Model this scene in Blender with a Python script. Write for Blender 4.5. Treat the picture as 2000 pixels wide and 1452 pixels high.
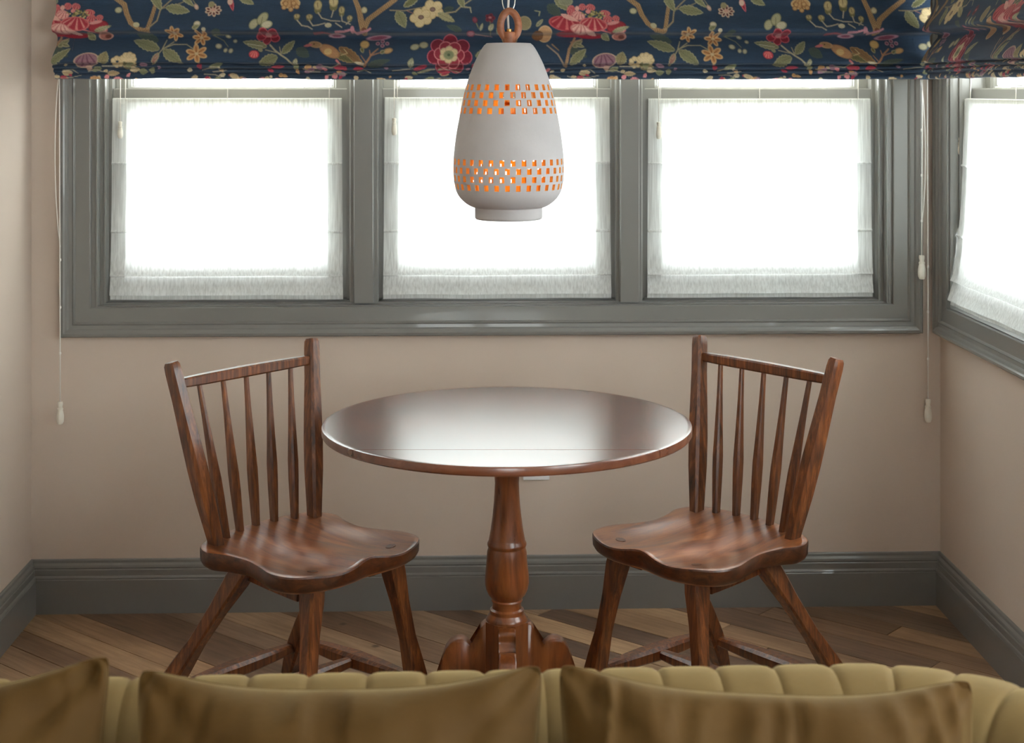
import bpy, bmesh, math, random
import numpy as np
from mathutils import Vector, Matrix, noise
from math import sin, cos, pi, radians
random.seed(7)
scene = bpy.context.scene
for o in list(bpy.data.objects): bpy.data.objects.remove(o)

# ------------------------------------------------------------------ camera
EYE = 1.5; YAW = 0.03; D = 4.442; XL = -1.245; XR = 1.383; CEIL = 2.5; YR = -2.2
cam = bpy.data.cameras.new('camera'); camo = bpy.data.objects.new('camera', cam)
scene.collection.objects.link(camo); scene.camera = camo
camo.location = (0, 0, EYE); camo.rotation_euler = (pi/2, 0, -YAW)
cam.sensor_width = 36; cam.lens = 54.0; cam.shift_y = -(726-175)/2000
cam.clip_start = 0.05
cam.dof.use_dof = True; cam.dof.focus_distance = 3.6; cam.dof.aperture_fstop = 6.3

# ------------------------------------------------------------------ world, lights, exposure
w = bpy.data.worlds.new('overcast'); scene.world = w; w.use_nodes = True
bg = w.node_tree.nodes['Background']; bg.inputs[0].default_value = (0.94, 0.975, 1.0, 1); bg.inputs[1].default_value = 8.5
scene.view_settings.view_transform = 'Standard'; scene.view_settings.look = 'None'
scene.view_settings.exposure = 0.68; scene.view_settings.gamma = 1; scene.view_settings.use_curve_mapping = False

C = scene.collection
# ------------------------------------------------------------------ helpers
def link(name, me, mat=None, parent=None, loc=None, rot=None, smooth=False):
    if mat is not None: me.materials.append(mat)
    if smooth: me.polygons.foreach_set('use_smooth', [True]*len(me.polygons))
    o = bpy.data.objects.new(name, me); C.objects.link(o)
    if parent: o.parent = parent
    if loc: o.location = loc
    if rot: o.rotation_euler = rot
    return o
def pyd(name, v, f, mat=None, parent=None, smooth=False, **k):
    me = bpy.data.meshes.new(name); me.from_pydata([tuple(p) for p in v], [], f); me.update()
    bm = bmesh.new(); bm.from_mesh(me); bmesh.ops.recalc_face_normals(bm, faces=bm.faces); bm.to_mesh(me); bm.free()
    return link(name, me, mat, parent, smooth=smooth, **k)
def bmo(name, bm, mat=None, parent=None, smooth=False, **k):
    bmesh.ops.recalc_face_normals(bm, faces=bm.faces)
    me = bpy.data.meshes.new(name); bm.to_mesh(me); bm.free()
    return link(name, me, mat, parent, smooth=smooth, **k)
def addbox(bm, x0, x1, y0, y1, z0, z1):
    vs = [bm.verts.new(p) for p in ((x0,y0,z0),(x1,y0,z0),(x1,y1,z0),(x0,y1,z0),(x0,y0,z1),(x1,y0,z1),(x1,y1,z1),(x0,y1,z1))]
    for q in ((0,3,2,1),(4,5,6,7),(0,1,5,4),(1,2,6,5),(2,3,7,6),(3,0,4,7)): bm.faces.new([vs[i] for i in q])
def box(name, b, mat, parent=None, bev=0, **k):
    bm = bmesh.new(); addbox(bm, *b)
    if bev: bmesh.ops.bevel(bm, geom=bm.edges[:], offset=bev, segments=2, affect='EDGES', profile=.5)
    return bmo(name, bm, mat, parent, smooth=False, **k)
def empty(name, loc=(0,0,0), rz=0, parent=None):
    o = bpy.data.objects.new(name, None); C.objects.link(o); o.location = loc; o.rotation_euler = (0,0,rz)
    o.empty_display_size = .1
    if parent: o.parent = parent
    return o
def tag(o, label, cat=None, group=None, kind=None):
    o['label'] = label
    if cat: o['category'] = cat
    if group: o['group'] = group
    if kind: o['kind'] = kind
    return o
def autosmooth(o, ang=35):
    me = o.data; me.polygons.foreach_set('use_smooth', [True]*len(me.polygons))
    bm = bmesh.new(); bm.from_mesh(me)
    for e in bm.edges:
        if len(e.link_faces) == 2 and e.calc_face_angle(0) > radians(ang): e.smooth = False
    bm.to_mesh(me); bm.free(); return o
def lathe(name, prof, mat, parent=None, n=48, cap=True, sharp=35, **k):
    v = []; f = []
    for r, z in prof:
        for i in range(n): a = 2*pi*i/n; v.append((r*cos(a), r*sin(a), z))
    for j in range(len(prof)-1):
        for i in range(n): i2 = (i+1) % n; f.append((j*n+i, j*n+i2, (j+1)*n+i2, (j+1)*n+i))
    if cap: f.append(tuple(range(n))); f.append(tuple(range((len(prof)-1)*n, len(prof)*n)))
    return autosmooth(pyd(name, v, f, mat, parent, **k), sharp)
def sec(n=8, sq=.25):
    """chamfered square section of half-size 1"""
    c = 1-sq*2
    return [(1,-c),(1,c),(c,1),(-c,1),(-1,c),(-1,-c),(-c,-1),(c,-1)]
def bar(name, p0, p1, ts, ws, mat, parent=None, us=None, side=None, sq=.22, bow=None, sharp=30):
    """tapered bar from p0 to p1; half widths ws (across side) and us at parameters ts"""
    p0 = Vector(p0); p1 = Vector(p1); d = (p1-p0).normalized()
    s = Vector(side) if side else Vector((0,1,0))
    s = (s - d*s.dot(d)).normalized(); t = d.cross(s)
    us = us or ws; S = sec(8, sq); v = []; f = []
    for j, tt in enumerate(ts):
        c = p0.lerp(p1, tt)
        if bow: c = c + Vector(bow)*(4*tt*(1-tt))
        for a, b in S: v.append(c + s*a*ws[j] + t*b*us[j])
    m = len(S)
    for j in range(len(ts)-1):
        for i in range(m): i2 = (i+1) % m; f.append((j*m+i, j*m+i2, (j+1)*m+i2, (j+1)*m+i))
    f.append(tuple(range(m))); f.append(tuple(range((len(ts)-1)*m, len(ts)*m)))
    o = pyd(name, v, f, mat, parent); return autosmooth(o, sharp)
def tube(name, pts, r, mat, parent=None, n=8, closed=False):
    pts = [Vector(p) for p in pts]; v = []; f = []; m = len(pts)
    for i, p in enumerate(pts):
        if closed: d = pts[(i+1) % m]-pts[i-1]
        else: d = pts[min(i+1, m-1)]-pts[max(i-1, 0)]
        d.normalize(); a = Vector((0,1,0)) if abs(d.y) < .9 else Vector((1,0,0))
        s = d.cross(a).normalized(); t = d.cross(s)
        rr = r[i] if isinstance(r, (list, tuple)) else r
        for k in range(n): v.append(p + (s*cos(2*pi*k/n)+t*sin(2*pi*k/n))*rr)
    for i in range(m if closed else m-1):
        for k in range(n): f.append((i*n+k, i*n+(k+1) % n, ((i+1) % m)*n+(k+1) % n, ((i+1) % m)*n+k))
    if not closed: f.append(tuple(range(n))); f.append(tuple(range((m-1)*n, m*n)))
    return pyd(name, v, f, mat, parent, smooth=True)
def sweep(name, x0, x1, z0, z1, prof, mat, parent=None, scale=(1,1,1,1), closed=False):
    """mitred frame: prof = (inset, y) ; scale = left,right,bottom,top multipliers of the inset"""
    v = []; f = []; n = len(prof)
    for i, y in prof:
        a, b, c, d = x0+i*scale[0], x1-i*scale[1], z0+i*scale[2], z1-i*scale[3]
        v += [(a,y,c),(b,y,c),(b,y,d),(a,y,d)]
    for j in range(n if closed else n-1):
        k = (j+1) % n
        for s in range(4): t = (s+1) % 4; f.append((j*4+s, j*4+t, k*4+t, k*4+s))
    return pyd(name, v, f, mat, parent)
def extrude_profile(name, prof, p0, p1, mat, m0=0, m1=0, parent=None, out=None):
    """profile (outward, z) extruded from p0 to p1 along floor; out = outward dir; m0/m1 mitre factors"""
    p0 = Vector(p0); p1 = Vector(p1); d = (p1-p0).normalized(); o = Vector(out); v = []; f = []; n = len(prof)
    for a, z in prof: v.append(p0+o*a+d*(a*m0)+Vector((0,0,z)))
    for a, z in prof: v.append(p1+o*a-d*(a*m1)+Vector((0,0,z)))
    for i in range(n): k = (i+1) % n; f.append((i, k, n+k, n+i))
    f.append(tuple(range(n))); f.append(tuple(range(n, 2*n)))
    return pyd(name, v, f, mat, parent)
# photo measurement -> place on the back wall (design-time measurements of real positions)
def WX(px, Y=D):
    u = (px-1000)/3000; return Y*(sin(YAW)+u*cos(YAW))/(cos(YAW)-u*sin(YAW))
def WZ(py, dep=D): return EYE-(py-175)/3000*dep

# ------------------------------------------------------------------ materials
def srgb(r, g, b): return tuple((c/255/12.92 if c/255 <= .04045 else ((c/255+.055)/1.055)**2.4) for c in (r,g,b))+(1,)
def mat(name, col, rough=.5, **kw):
    m = bpy.data.materials.new(name); m.use_nodes = True
    b = m.node_tree.nodes['Principled BSDF']; b.inputs['Base Color'].default_value = col; b.inputs['Roughness'].default_value = rough
    for k, val in kw.items(): b.inputs[k].default_value = val
    return m
def N(m, t, **kw):
    n = m.node_tree.nodes.new(t)
    for k, val in kw.items():
        if k in n.inputs: n.inputs[k].default_value = val
        else: setattr(n, k, val)
    return n
def L(m, a, b): m.node_tree.links.new(a, b)
def ramp(m, stops):
    r = N(m, 'ShaderNodeValToRGB'); e = r.color_ramp.elements
    while len(e) < len(stops): e.new(.5)
    for i, (p, c) in enumerate(stops): e[i].position = p; e[i].color = c
    return r
def coords(m, scale, kind='Object'):
    tc = N(m, 'ShaderNodeTexCoord'); mp = N(m, 'ShaderNodeMapping'); mp.inputs['Scale'].default_value = scale
    L(m, tc.outputs[kind], mp.inputs['Vector']); return mp.outputs['Vector']
def bump(m, h, strength, dist=.002):
    b = N(m, 'ShaderNodeBump'); b.inputs['Strength'].default_value = strength; b.inputs['Distance'].default_value = dist
    L(m, h, b.inputs['Height']); L(m, b.outputs[0], m.node_tree.nodes['Principled BSDF'].inputs['Normal'])
def mottled(name, c1, c2, scale, rough=.6, bstr=.1, bscale=None, detail=6, kind='Object', bdist=.002, **kw):
    m = mat(name, c1, rough, **kw); p = m.node_tree.nodes['Principled BSDF']
    n = N(m, 'ShaderNodeTexNoise', Scale=1.0, Detail=float(detail)); L(m, coords(m, scale, kind), n.inputs['Vector'])
    r = ramp(m, [(.3, c1), (.7, c2)]); L(m, n.outputs['Fac'], r.inputs[0]); L(m, r.outputs[0], p.inputs['Base Color'])
    if bstr:
        n2 = N(m, 'ShaderNodeTexNoise', Scale=1.0, Detail=5.0); L(m, coords(m, bscale or scale, kind), n2.inputs['Vector'])
        bump(m, n2.outputs['Fac'], bstr, bdist)
    return m
def wood(name, cols, scale, rough=.3, coat=.3, bstr=.15, rv=.12):
    m = mat(name, cols[0], rough); p = m.node_tree.nodes['Principled BSDF']
    p.inputs['Coat Weight'].default_value = coat; p.inputs['Coat Roughness'].default_value = .22
    vec = coords(m, scale)
    oi = N(m, 'ShaderNodeObjectInfo'); ad = N(m, 'ShaderNodeVectorMath', operation='ADD'); sc = N(m, 'ShaderNodeVectorMath', operation='SCALE')
    cb = N(m, 'ShaderNodeCombineXYZ')
    for i in range(3): L(m, oi.outputs['Random'], cb.inputs[i])
    L(m, cb.outputs[0], sc.inputs[0]); sc.inputs['Scale'].default_value = 40; L(m, vec, ad.inputs[0]); L(m, sc.outputs[0], ad.inputs[1])
    n = N(m, 'ShaderNodeTexNoise', Scale=1.0, Detail=8.0, Roughness=.65, Distortion=.6); L(m, ad.outputs[0], n.inputs['Vector'])
    r = ramp(m, [(.28, cols[0]), (.5, cols[1]), (.72, cols[2])]); L(m, n.outputs['Fac'], r.inputs[0])
    big = N(m, 'ShaderNodeTexNoise', Scale=6.0, Detail=2.0)
    L(m, coords(m, (1,1,1)), big.inputs['Vector'])
    rr = ramp(m, [(.35, (.72,.72,.72,1)), (.65, (1.15,1.1,1.08,1))]); L(m, big.outputs['Fac'], rr.inputs[0])
    mx = N(m, 'ShaderNodeMix', data_type='RGBA', blend_type='MULTIPLY'); mx.inputs[0].default_value = 1
    L(m, r.outputs[0], mx.inputs[6]); L(m, rr.outputs[0], mx.inputs[7]); L(m, mx.outputs[2], p.inputs['Base Color'])
    ro = N(m, 'ShaderNodeMapRange'); ro.inputs[3].default_value = rough-rv*.5; ro.inputs[4].default_value = rough+rv
    L(m, n.outputs['Fac'], ro.inputs[0]); L(m, ro.outputs[0], p.inputs['Roughness'])
    if bstr: bump(m, n.outputs['Fac'], bstr, .001)
    return m

M = {}
M['plaster'] = mottled('limewash_plaster', srgb(204,187,172), srgb(210,194,180), (1.6,1.6,1.6), .85, .05, (30,30,30), 5)
M['ceil'] = mottled('ceiling_paint', srgb(232,229,222), srgb(236,233,227), (2,2,2), .9, .03)
M['trim'] = mottled('sage_grey_gloss', srgb(121,120,116), srgb(124,123,119), (3,3,3), .32, 0)
M['trim'].node_tree.nodes['Principled BSDF'].inputs['Coat Weight'].default_value = .3
M['white'] = mat('white_enamel', srgb(238,238,235), .35)
M['tassel'] = mottled('ivory_painted_wood', srgb(228,222,208), srgb(236,231,218), (60,60,60), .45, .05)
M['cord'] = mat('white_cord', srgb(236,233,226), .8)
M['outlet'] = mat('outlet_plastic', srgb(240,240,240), .4)
M['brass'] = mat('brass', srgb(190,150,90), .3, Metallic=1.0)
M['steel'] = mat('steel', srgb(190,188,182), .25, Metallic=1.0)
M['lining'] = mottled('blind_lining', srgb(226,219,200), srgb(232,226,208), (300,300,300), .9, .05)
M['ceramic'] = mottled('matt_ceramic', srgb(180,176,176), srgb(188,184,184), (14,14,14), .75, .25, (55,55,55), bdist=.0015)
M['glaze_in'] = mat('lamp_inner_clay', srgb(232,172,84), .8)
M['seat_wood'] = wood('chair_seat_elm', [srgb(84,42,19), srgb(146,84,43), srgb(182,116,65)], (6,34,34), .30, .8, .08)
M['seat_edge'] = wood('chair_seat_edge_patina_shade', [srgb(40,20,9), srgb(84,44,21), srgb(112,62,31)], (34,34,60), .36, .5, .1)  # darker patina, with the shade of the side faces put into the colour
M['chair_wood'] = wood('chair_dark_oak', [srgb(36,17,7), srgb(104,56,25), srgb(154,94,47)], (90,90,6), .36, .5, .3)
M['table_wood'] = wood('table_top_mahogany', [srgb(94,51,33), srgb(112,63,41), srgb(128,76,50)], (3,45,45), .24, 1.0, 0, rv=.02)
M['pedestal_wood'] = wood('pedestal_mahogany', [srgb(84,42,20), srgb(128,70,34), srgb(150,90,46)], (38,38,5), .28, .45, .08)
M['link_wood'] = wood('turned_link_wood', [srgb(120,70,44), srgb(150,92,60), srgb(168,108,74)], (30,30,60), .45, .1, .1)
# velvet
def velvet(name, c1, c2, sheen):
    m = mottled(name, c1, c2, (9,9,9), .75, .15, (90,90,90))
    p = m.node_tree.nodes['Principled BSDF']; p.inputs['Sheen Weight'].default_value = sheen; p.inputs['Sheen Roughness'].default_value = .38
    p.inputs['Sheen Tint'].default_value = srgb(225,200,140); p.inputs['Specular IOR Level'].default_value = .15
    return m
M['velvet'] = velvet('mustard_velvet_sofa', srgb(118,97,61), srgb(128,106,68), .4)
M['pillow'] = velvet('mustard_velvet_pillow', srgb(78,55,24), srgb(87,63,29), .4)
M['piping'] = velvet('piping', srgb(160,134,80), srgb(170,144,88), .3)
# floor planks
def plankmat():
    m = mat('oak_planks', srgb(130,105,80), .5); p = m.node_tree.nodes['Principled BSDF']
    oi = N(m, 'ShaderNodeObjectInfo')
    tone = ramp(m, [(0, srgb(104,84,70)), (.2, srgb(140,110,86)), (.4, srgb(174,140,107)), (.65, srgb(190,157,121)), (.84, srgb(150,124,102)), (1, srgb(118,100,88))])
    L(m, oi.outputs['Random'], tone.inputs[0])
    tc = N(m, 'ShaderNodeTexCoord'); mp = N(m, 'ShaderNodeMapping'); mp.inputs['Rotation'].default_value = (0,0,radians(42)); mp.inputs['Scale'].default_value = (1,1,1)
    L(m, tc.outputs['Object'], mp.inputs['Vector'])
    s2 = N(m, 'ShaderNodeVectorMath', operation='MULTIPLY'); s2.inputs[1].default_value = (3.5, 60, 1); L(m, mp.outputs[0], s2.inputs[0])
    n = N(m, 'ShaderNodeTexNoise', Scale=1.0, Detail=8.0, Roughness=.7, Distortion=.4); L(m, s2.outputs[0], n.inputs['Vector'])
    r = ramp(m, [(.3, (.62,.58,.54,1)), (.55, (1,1,1,1)), (.75, (1.15,1.13,1.1,1))]); L(m, n.outputs['Fac'], r.inputs[0])
    s3 = N(m, 'ShaderNodeVectorMath', operation='MULTIPLY'); s3.inputs[1].default_value = (3, 7, 1); L(m, mp.outputs[0], s3.inputs[0])
    n3 = N(m, 'ShaderNodeTexNoise', Scale=1.0, Detail=4.0); L(m, s3.outputs[0], n3.inputs['Vector'])
    r3 = ramp(m, [(.35, (.74,.71,.69,1)), (.6, (1.06,1.05,1.04,1))]); L(m, n3.outputs['Fac'], r3.inputs[0])
    vo = N(m, 'ShaderNodeTexVoronoi', Scale=5.0); L(m, mp.outputs[0], vo.inputs['Vector'])
    kn = ramp(m, [(.03, (.35,.3,.27,1)), (.075, (1,1,1,1))]); L(m, vo.outputs['Distance'], kn.inputs[0])
    c = tone.outputs[0]
    for t in (r, r3, kn):
        mx = N(m, 'ShaderNodeMix', data_type='RGBA', blend_type='MULTIPLY'); mx.inputs[0].default_value = 1
        L(m, c, mx.inputs[6]); L(m, t.outputs[0], mx.inputs[7]); c = mx.outputs[2]
    L(m, c, p.inputs['Base Color']); bump(m, n.outputs['Fac'], .3, .001)
    return m
M['plank'] = plankmat()
M['subfloor'] = mat('subfloor', srgb(50,40,32), .9)
# glass: clear pane, thin
def glassmat():
    m = bpy.data.materials.new('window_glass'); m.use_nodes = True; nt = m.node_tree; nt.nodes.clear()
    o = N(m, 'ShaderNodeOutputMaterial'); t = N(m, 'ShaderNodeBsdfTransparent'); g = N(m, 'ShaderNodeBsdfGlossy'); g.inputs['Roughness'].default_value = .02
    mx = N(m, 'ShaderNodeMixShader'); mx.inputs[0].default_value = .03
    t.inputs[0].default_value = (.95,.97,.96,1)
    L(m, t.outputs[0], mx.inputs[1]); L(m, g.outputs[0], mx.inputs[2]); L(m, mx.outputs[0], o.inputs[0])
    return m
M['glass'] = glassmat()
def sheer():
    m = bpy.data.materials.new('ribbed_linen_sheer'); m.use_nodes = True; nt = m.node_tree; nt.nodes.clear()
    o = N(m, 'ShaderNodeOutputMaterial'); d = N(m, 'ShaderNodeBsdfDiffuse'); t = N(m, 'ShaderNodeBsdfTranslucent'); mx = N(m, 'ShaderNodeMixShader')
    mx.inputs[0].default_value = .32
    n = N(m, 'ShaderNodeTexNoise', Scale=1.0, Detail=3.0); L(m, coords(m, (260, 260, 6)), n.inputs['Vector'])
    r = ramp(m, [(.3, srgb(206,207,204)), (.62, srgb(234,236,234))]); L(m, n.outputs['Fac'], r.inputs[0])
    L(m, r.outputs[0], d.inputs[0]); L(m, r.outputs[0], t.inputs[0])
    L(m, d.outputs[0], mx.inputs[1]); L(m, t.outputs[0], mx.inputs[2]); L(m, mx.outputs[0], o.inputs[0])
    return m
M['sheer'] = sheer()

# ------------------------------------------------------------------ room shell
ZB, ZI, ZS = WZ(653), WZ(599), WZ(587)          # casing bottom, casing inner edge, stool top
ZIT, ZT = 2.08, 2.163                            # inner / outer top of casing
UL, UR = WX(121.5), WX(1797.5); IL, IR = WX(178), WX(1743)
def wall_with_hole(name, U0, U1, hole, label, loc, rz, thick=.16):
    bm = bmesh.new(); u = U0
    for h0, h1, z0, z1 in (hole if isinstance(hole, list) else [hole]):
        addbox(bm, u, h0, 0, thick, 0, CEIL); u = h1
        addbox(bm, h0, h1, 0, thick, 0, z0); addbox(bm, h0, h1, 0, thick, z1, CEIL)
    addbox(bm, u, U1, 0, thick, 0, CEIL)
    o = bmo(name, bm, M['plaster'], loc=loc, rot=(0,0,rz)); tag(o, label, kind='structure'); return o
wall_with_hole('wall_back', XL-.16, XR+.16, (IL, IR, ZI, ZIT), 'tan plaster wall under the long row of three windows', (0,D,0), 0)
RH = [(.103, 1.86, ZI, ZIT), (2.40, 4.30, ZI, ZIT)]  # second opening holds the window pair added for side light
wall_with_hole('wall_right', 0, D-YR, RH, 'tan plaster wall on the right below the side window', (XR,D,0), -pi/2)
bm = bmesh.new(); addbox(bm, XL-.16, XL, YR, D, 0, CEIL); o = bmo('wall_left', bm, M['plaster']); tag(o, 'bright tan plaster wall at the left edge', kind='structure')
wall_with_hole('wall_rear', -(XR+.16), -XL+.16, (-.6, .4, .9, 2.1), 'plaster wall behind the viewer with a window added for light', (0,YR,0), pi)
bm = bmesh.new(); addbox(bm, XL-.16, XR+.16, YR-.16, D+.16, CEIL, CEIL+.1); o = bmo('ceiling', bm, M['ceil']); tag(o, 'plain white ceiling above the window nook', kind='structure')
bm = bmesh.new(); addbox(bm, XL-.16, XR+.16, YR-.16, D+.16, -.08, -.016); floor = bmo('floor', bm, M['subfloor']); tag(floor, 'diagonal wide oak plank floor', kind='structure')

# planks at 42 degrees, clipped to the room
def clip(poly, f):
    out = []
    for i in range(len(poly)):
        a, b = poly[i], poly[(i+1) % len(poly)]; fa, fb = f(a), f(b)
        if fa >= 0: out.append(a)
        if fa*fb < 0: t = fa/(fa-fb); out.append((a[0]+(b[0]-a[0])*t, a[1]+(b[1]-a[1])*t))
    return out
th = radians(-42); dx, dy = cos(th), sin(th); nx, ny = -dy, dx     # along, across
rp = random.Random(11); off = -3.2; cnt = 0
x0c, x1c, y0c, y1c = XL, XR, 1.0, D
while off < 4.6:
    wdt = rp.choice([.085, .09, .115, .14, .16]); s = -5.0+rp.random()*1.2
    while s < 5.0:
        ln = .9+rp.random()*1.3; g = .0014
        cs = [(s+g, off+g), (s+ln-g, off+g), (s+ln-g, off+wdt-g), (s+g, off+wdt-g)]
        poly = [(a*dx+b*nx, a*dy+b*ny+2.5) for a, b in cs]
        for fn in (lambda p: p[0]-x0c, lambda p: x1c-p[0], lambda p: p[1]-y0c, lambda p: y1c-p[1]):
            poly = clip(poly, fn)
            if len(poly) < 3: break
        if len(poly) >= 3:
            zt = -.0006*rp.random(); n = len(poly)
            v = [(p[0], p[1], zt) for p in poly]+[(p[0], p[1], -.016) for p in poly]
            f = [tuple(range(n))]+[(i, n+i, n+(i+1) % n, (i+1) % n) for i in range(n)]
            pyd('plank', v, f, M['plank'], floor); cnt += 1
        s += ln
    off += wdt
box('near_boards', (XL, XR, YR, 1.0, -.016, -.0004), M['plank'], floor)

# baseboards
BH = .153
bprof = [(0,0),(.018,0),(.018,.096),(.0165,.099),(.0185,.102),(.0165,.106),(.014,.108),(.014,.124),(.0115,.127),(.0135,.131),(.012,.137),(.007,.143),(.0065,.150),(.004,.153),(0,.153)]
tag(extrude_profile('baseboard_back', bprof, (XL,D,0), (XR,D,0), M['trim'], 1, 1, out=(0,-1,0)), 'sage grey moulded baseboard along the back wall', kind='structure')
tag(extrude_profile('baseboard_right', bprof, (XR,D,0), (XR,YR,0), M['trim'], 1, 0, out=(-1,0,0)), 'sage grey moulded baseboard along the right wall', kind='structure')
tag(extrude_profile('baseboard_left', bprof, (XL,D,0), (XL,YR,0), M['trim'], 1, 0, out=(1,0,0)), 'sage grey moulded baseboard along the left wall', kind='structure')

# ------------------------------------------------------------------ windows
CPROF = [(0,0),(0,-.026),(.003,-.030),(.010,-.031),(.014,-.028),(.020,-.026),(.024,-.020),(.033,-.019),(.037,-.022),(.040,-.019),(.042,-.015),(.081,-.014),(.083,-.012),(.083,.01)]
SPROF = lambda y0, y1: [(0,y0+.002),(.002,y0),(.036,y0),(.040,y0+.004),(.044,y0+.006),(.047,y0+.012),(.050,y0+.014),(.050,y1),(0,y1)]
def sash(parent, name, u0, u1, z0, z1, y0, y1, top, bot):
    e = empty(name, parent=parent)
    s = sweep('sash_frame', u0, u1, z0, z1, SPROF(y0, y1), M['trim'], e, scale=(1,1,bot/.05,top/.05), closed=True)
    ym = (y0+y1)/2+.004
    box('glass_pane', (u0+.049, u1-.049, ym-.002, ym+.002, z0+bot-.001, z1-top+.001), M['glass'], e)
    return e
def window(num, u0, u1, loc, rz, label):
    root = empty('window_%d' % num, loc, rz); tag(root, label, kind='structure')
    zl1 = WZ(172.5, D+.05)
    sash(root, 'lower_sash', u0, u1, ZS, zl1, .05, .085, .072, .105)
    up = sash(root, 'upper_sash', u0, u1, zl1-.035, ZIT-.03, .09, .122, .05, .043)
    for fr in (.24, .77):
        u = u0+(u1-u0)*fr; bm = bmesh.new()
        addbox(bm, u-.026, u+.026, .058, .084, zl1, zl1+.005); addbox(bm, u-.012, u+.012, .062, .082, zl1+.005, zl1+.011)
        addbox(bm, u-.010, u+.034, .060, .070, zl1+.008, zl1+.013)
        bmesh.ops.bevel(bm, geom=bm.edges[:], offset=.0015, segments=1, affect='EDGES')
        bmo('sash_lock', bm, M['white'], root)
    return root
def casing(num, x0, x1, i0, i1, jl, loc, rz, label):
    root = empty('trim_%d' % num, loc, rz); tag(root, label, kind='structure')
    sweep('casing', x0, x1, ZB, ZT, CPROF, M['trim'], root)
    J = [(0,-.010),(.002,-.003),(.012,-.003),(.014,-.006),(.018,-.006),(.020,.002),(.021,.020),(.030,.020),(.032,.017),(.036,.017),(.038,.024),(.040,.046),(.050,.046),(.050,.14),(0,.14)]
    sweep('jamb', i0, i1, ZI, ZIT, J, M['trim'], root, scale=(jl,jl,.36,.6), closed=True)
    return root
def mullion(parent, u0, u1):
    w = u1-u0; c = (u0+u1)/2; a = w/2
    p = [(-a,.14),(-a,.046),(-a+.010,.046),(-a+.010,.020),(-a+.013,.017),(-.030,.017),(-.028,.000),(-.026,-.003),(.026,-.003),(.028,.000),(.030,.017),(a-.013,.017),(a-.010,.020),(a-.010,.046),(a,.046),(a,.14)]
    v = [(c+q, y, ZI+.012) for q, y in p]+[(c+q, y, ZIT) for q, y in p]; n = len(p)
    f = [(i, (i+1) % n, n+(i+1) % n, n+i) for i in range(n)]+[tuple(range(n)), tuple(range(n, 2*n))]
    pyd('mullion', v, f, M['trim'], parent)
t1 = casing(1, UL, UR, IL, IR, 1.0, (0,D,0), 0, 'grey green moulded casing framing the three back windows')
SA = [(WX(212), WX(676)), (WX(744), WX(1198)), (WX(1262), WX(1714))]
mullion(t1, WX(675), WX(745)); mullion(t1, WX(1197), WX(1263))
for i, (a, b) in enumerate(SA):
    window(i+1, a, b, (0,D,0), 0, ['left', 'middle', 'right'][i]+' double hung window of the back row, grey green sashes')
t2 = casing(2, .02, 1.943, .103, 1.86, .55, (XR,D,0), -pi/2, 'grey green moulded casing of the window on the right wall')
mullion(t2, .93, 1.01)
SR = [(.131, .930), (1.01, 1.832)]
window(4, *SR[0], (XR,D,0), -pi/2, 'double hung window on the right wall nearest the corner')
window(5, *SR[1], (XR,D,0), -pi/2, 'double hung window on the right wall nearer the viewer')
t3 = casing(3, 2.317, 4.383, 2.40, 4.30, .55, (XR,D,0), -pi/2, 'grey green casing of the unseen right wall window added for side light, beside the viewer')  # unseen window pair, added to light the room from the right
mullion(t3, 3.31, 3.39)
window(7, 2.428, 3.31, (XR,D,0), -pi/2, 'unseen double hung window added for side light on the right wall beside the sofa')
window(8, 3.39, 4.272, (XR,D,0), -pi/2, 'unseen double hung window added for side light on the right wall beside the viewer')
# unseen rear window, added behind the viewer to light the room
rw = empty('window_6', (0,YR,0), pi); tag(rw, 'unseen window added behind the viewer to light the room', kind='structure')
for a in (-.6, -.1):
    sash(rw, 'sash', a, a+.5, .9, 2.1, .04, .08, .06, .08)

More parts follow.
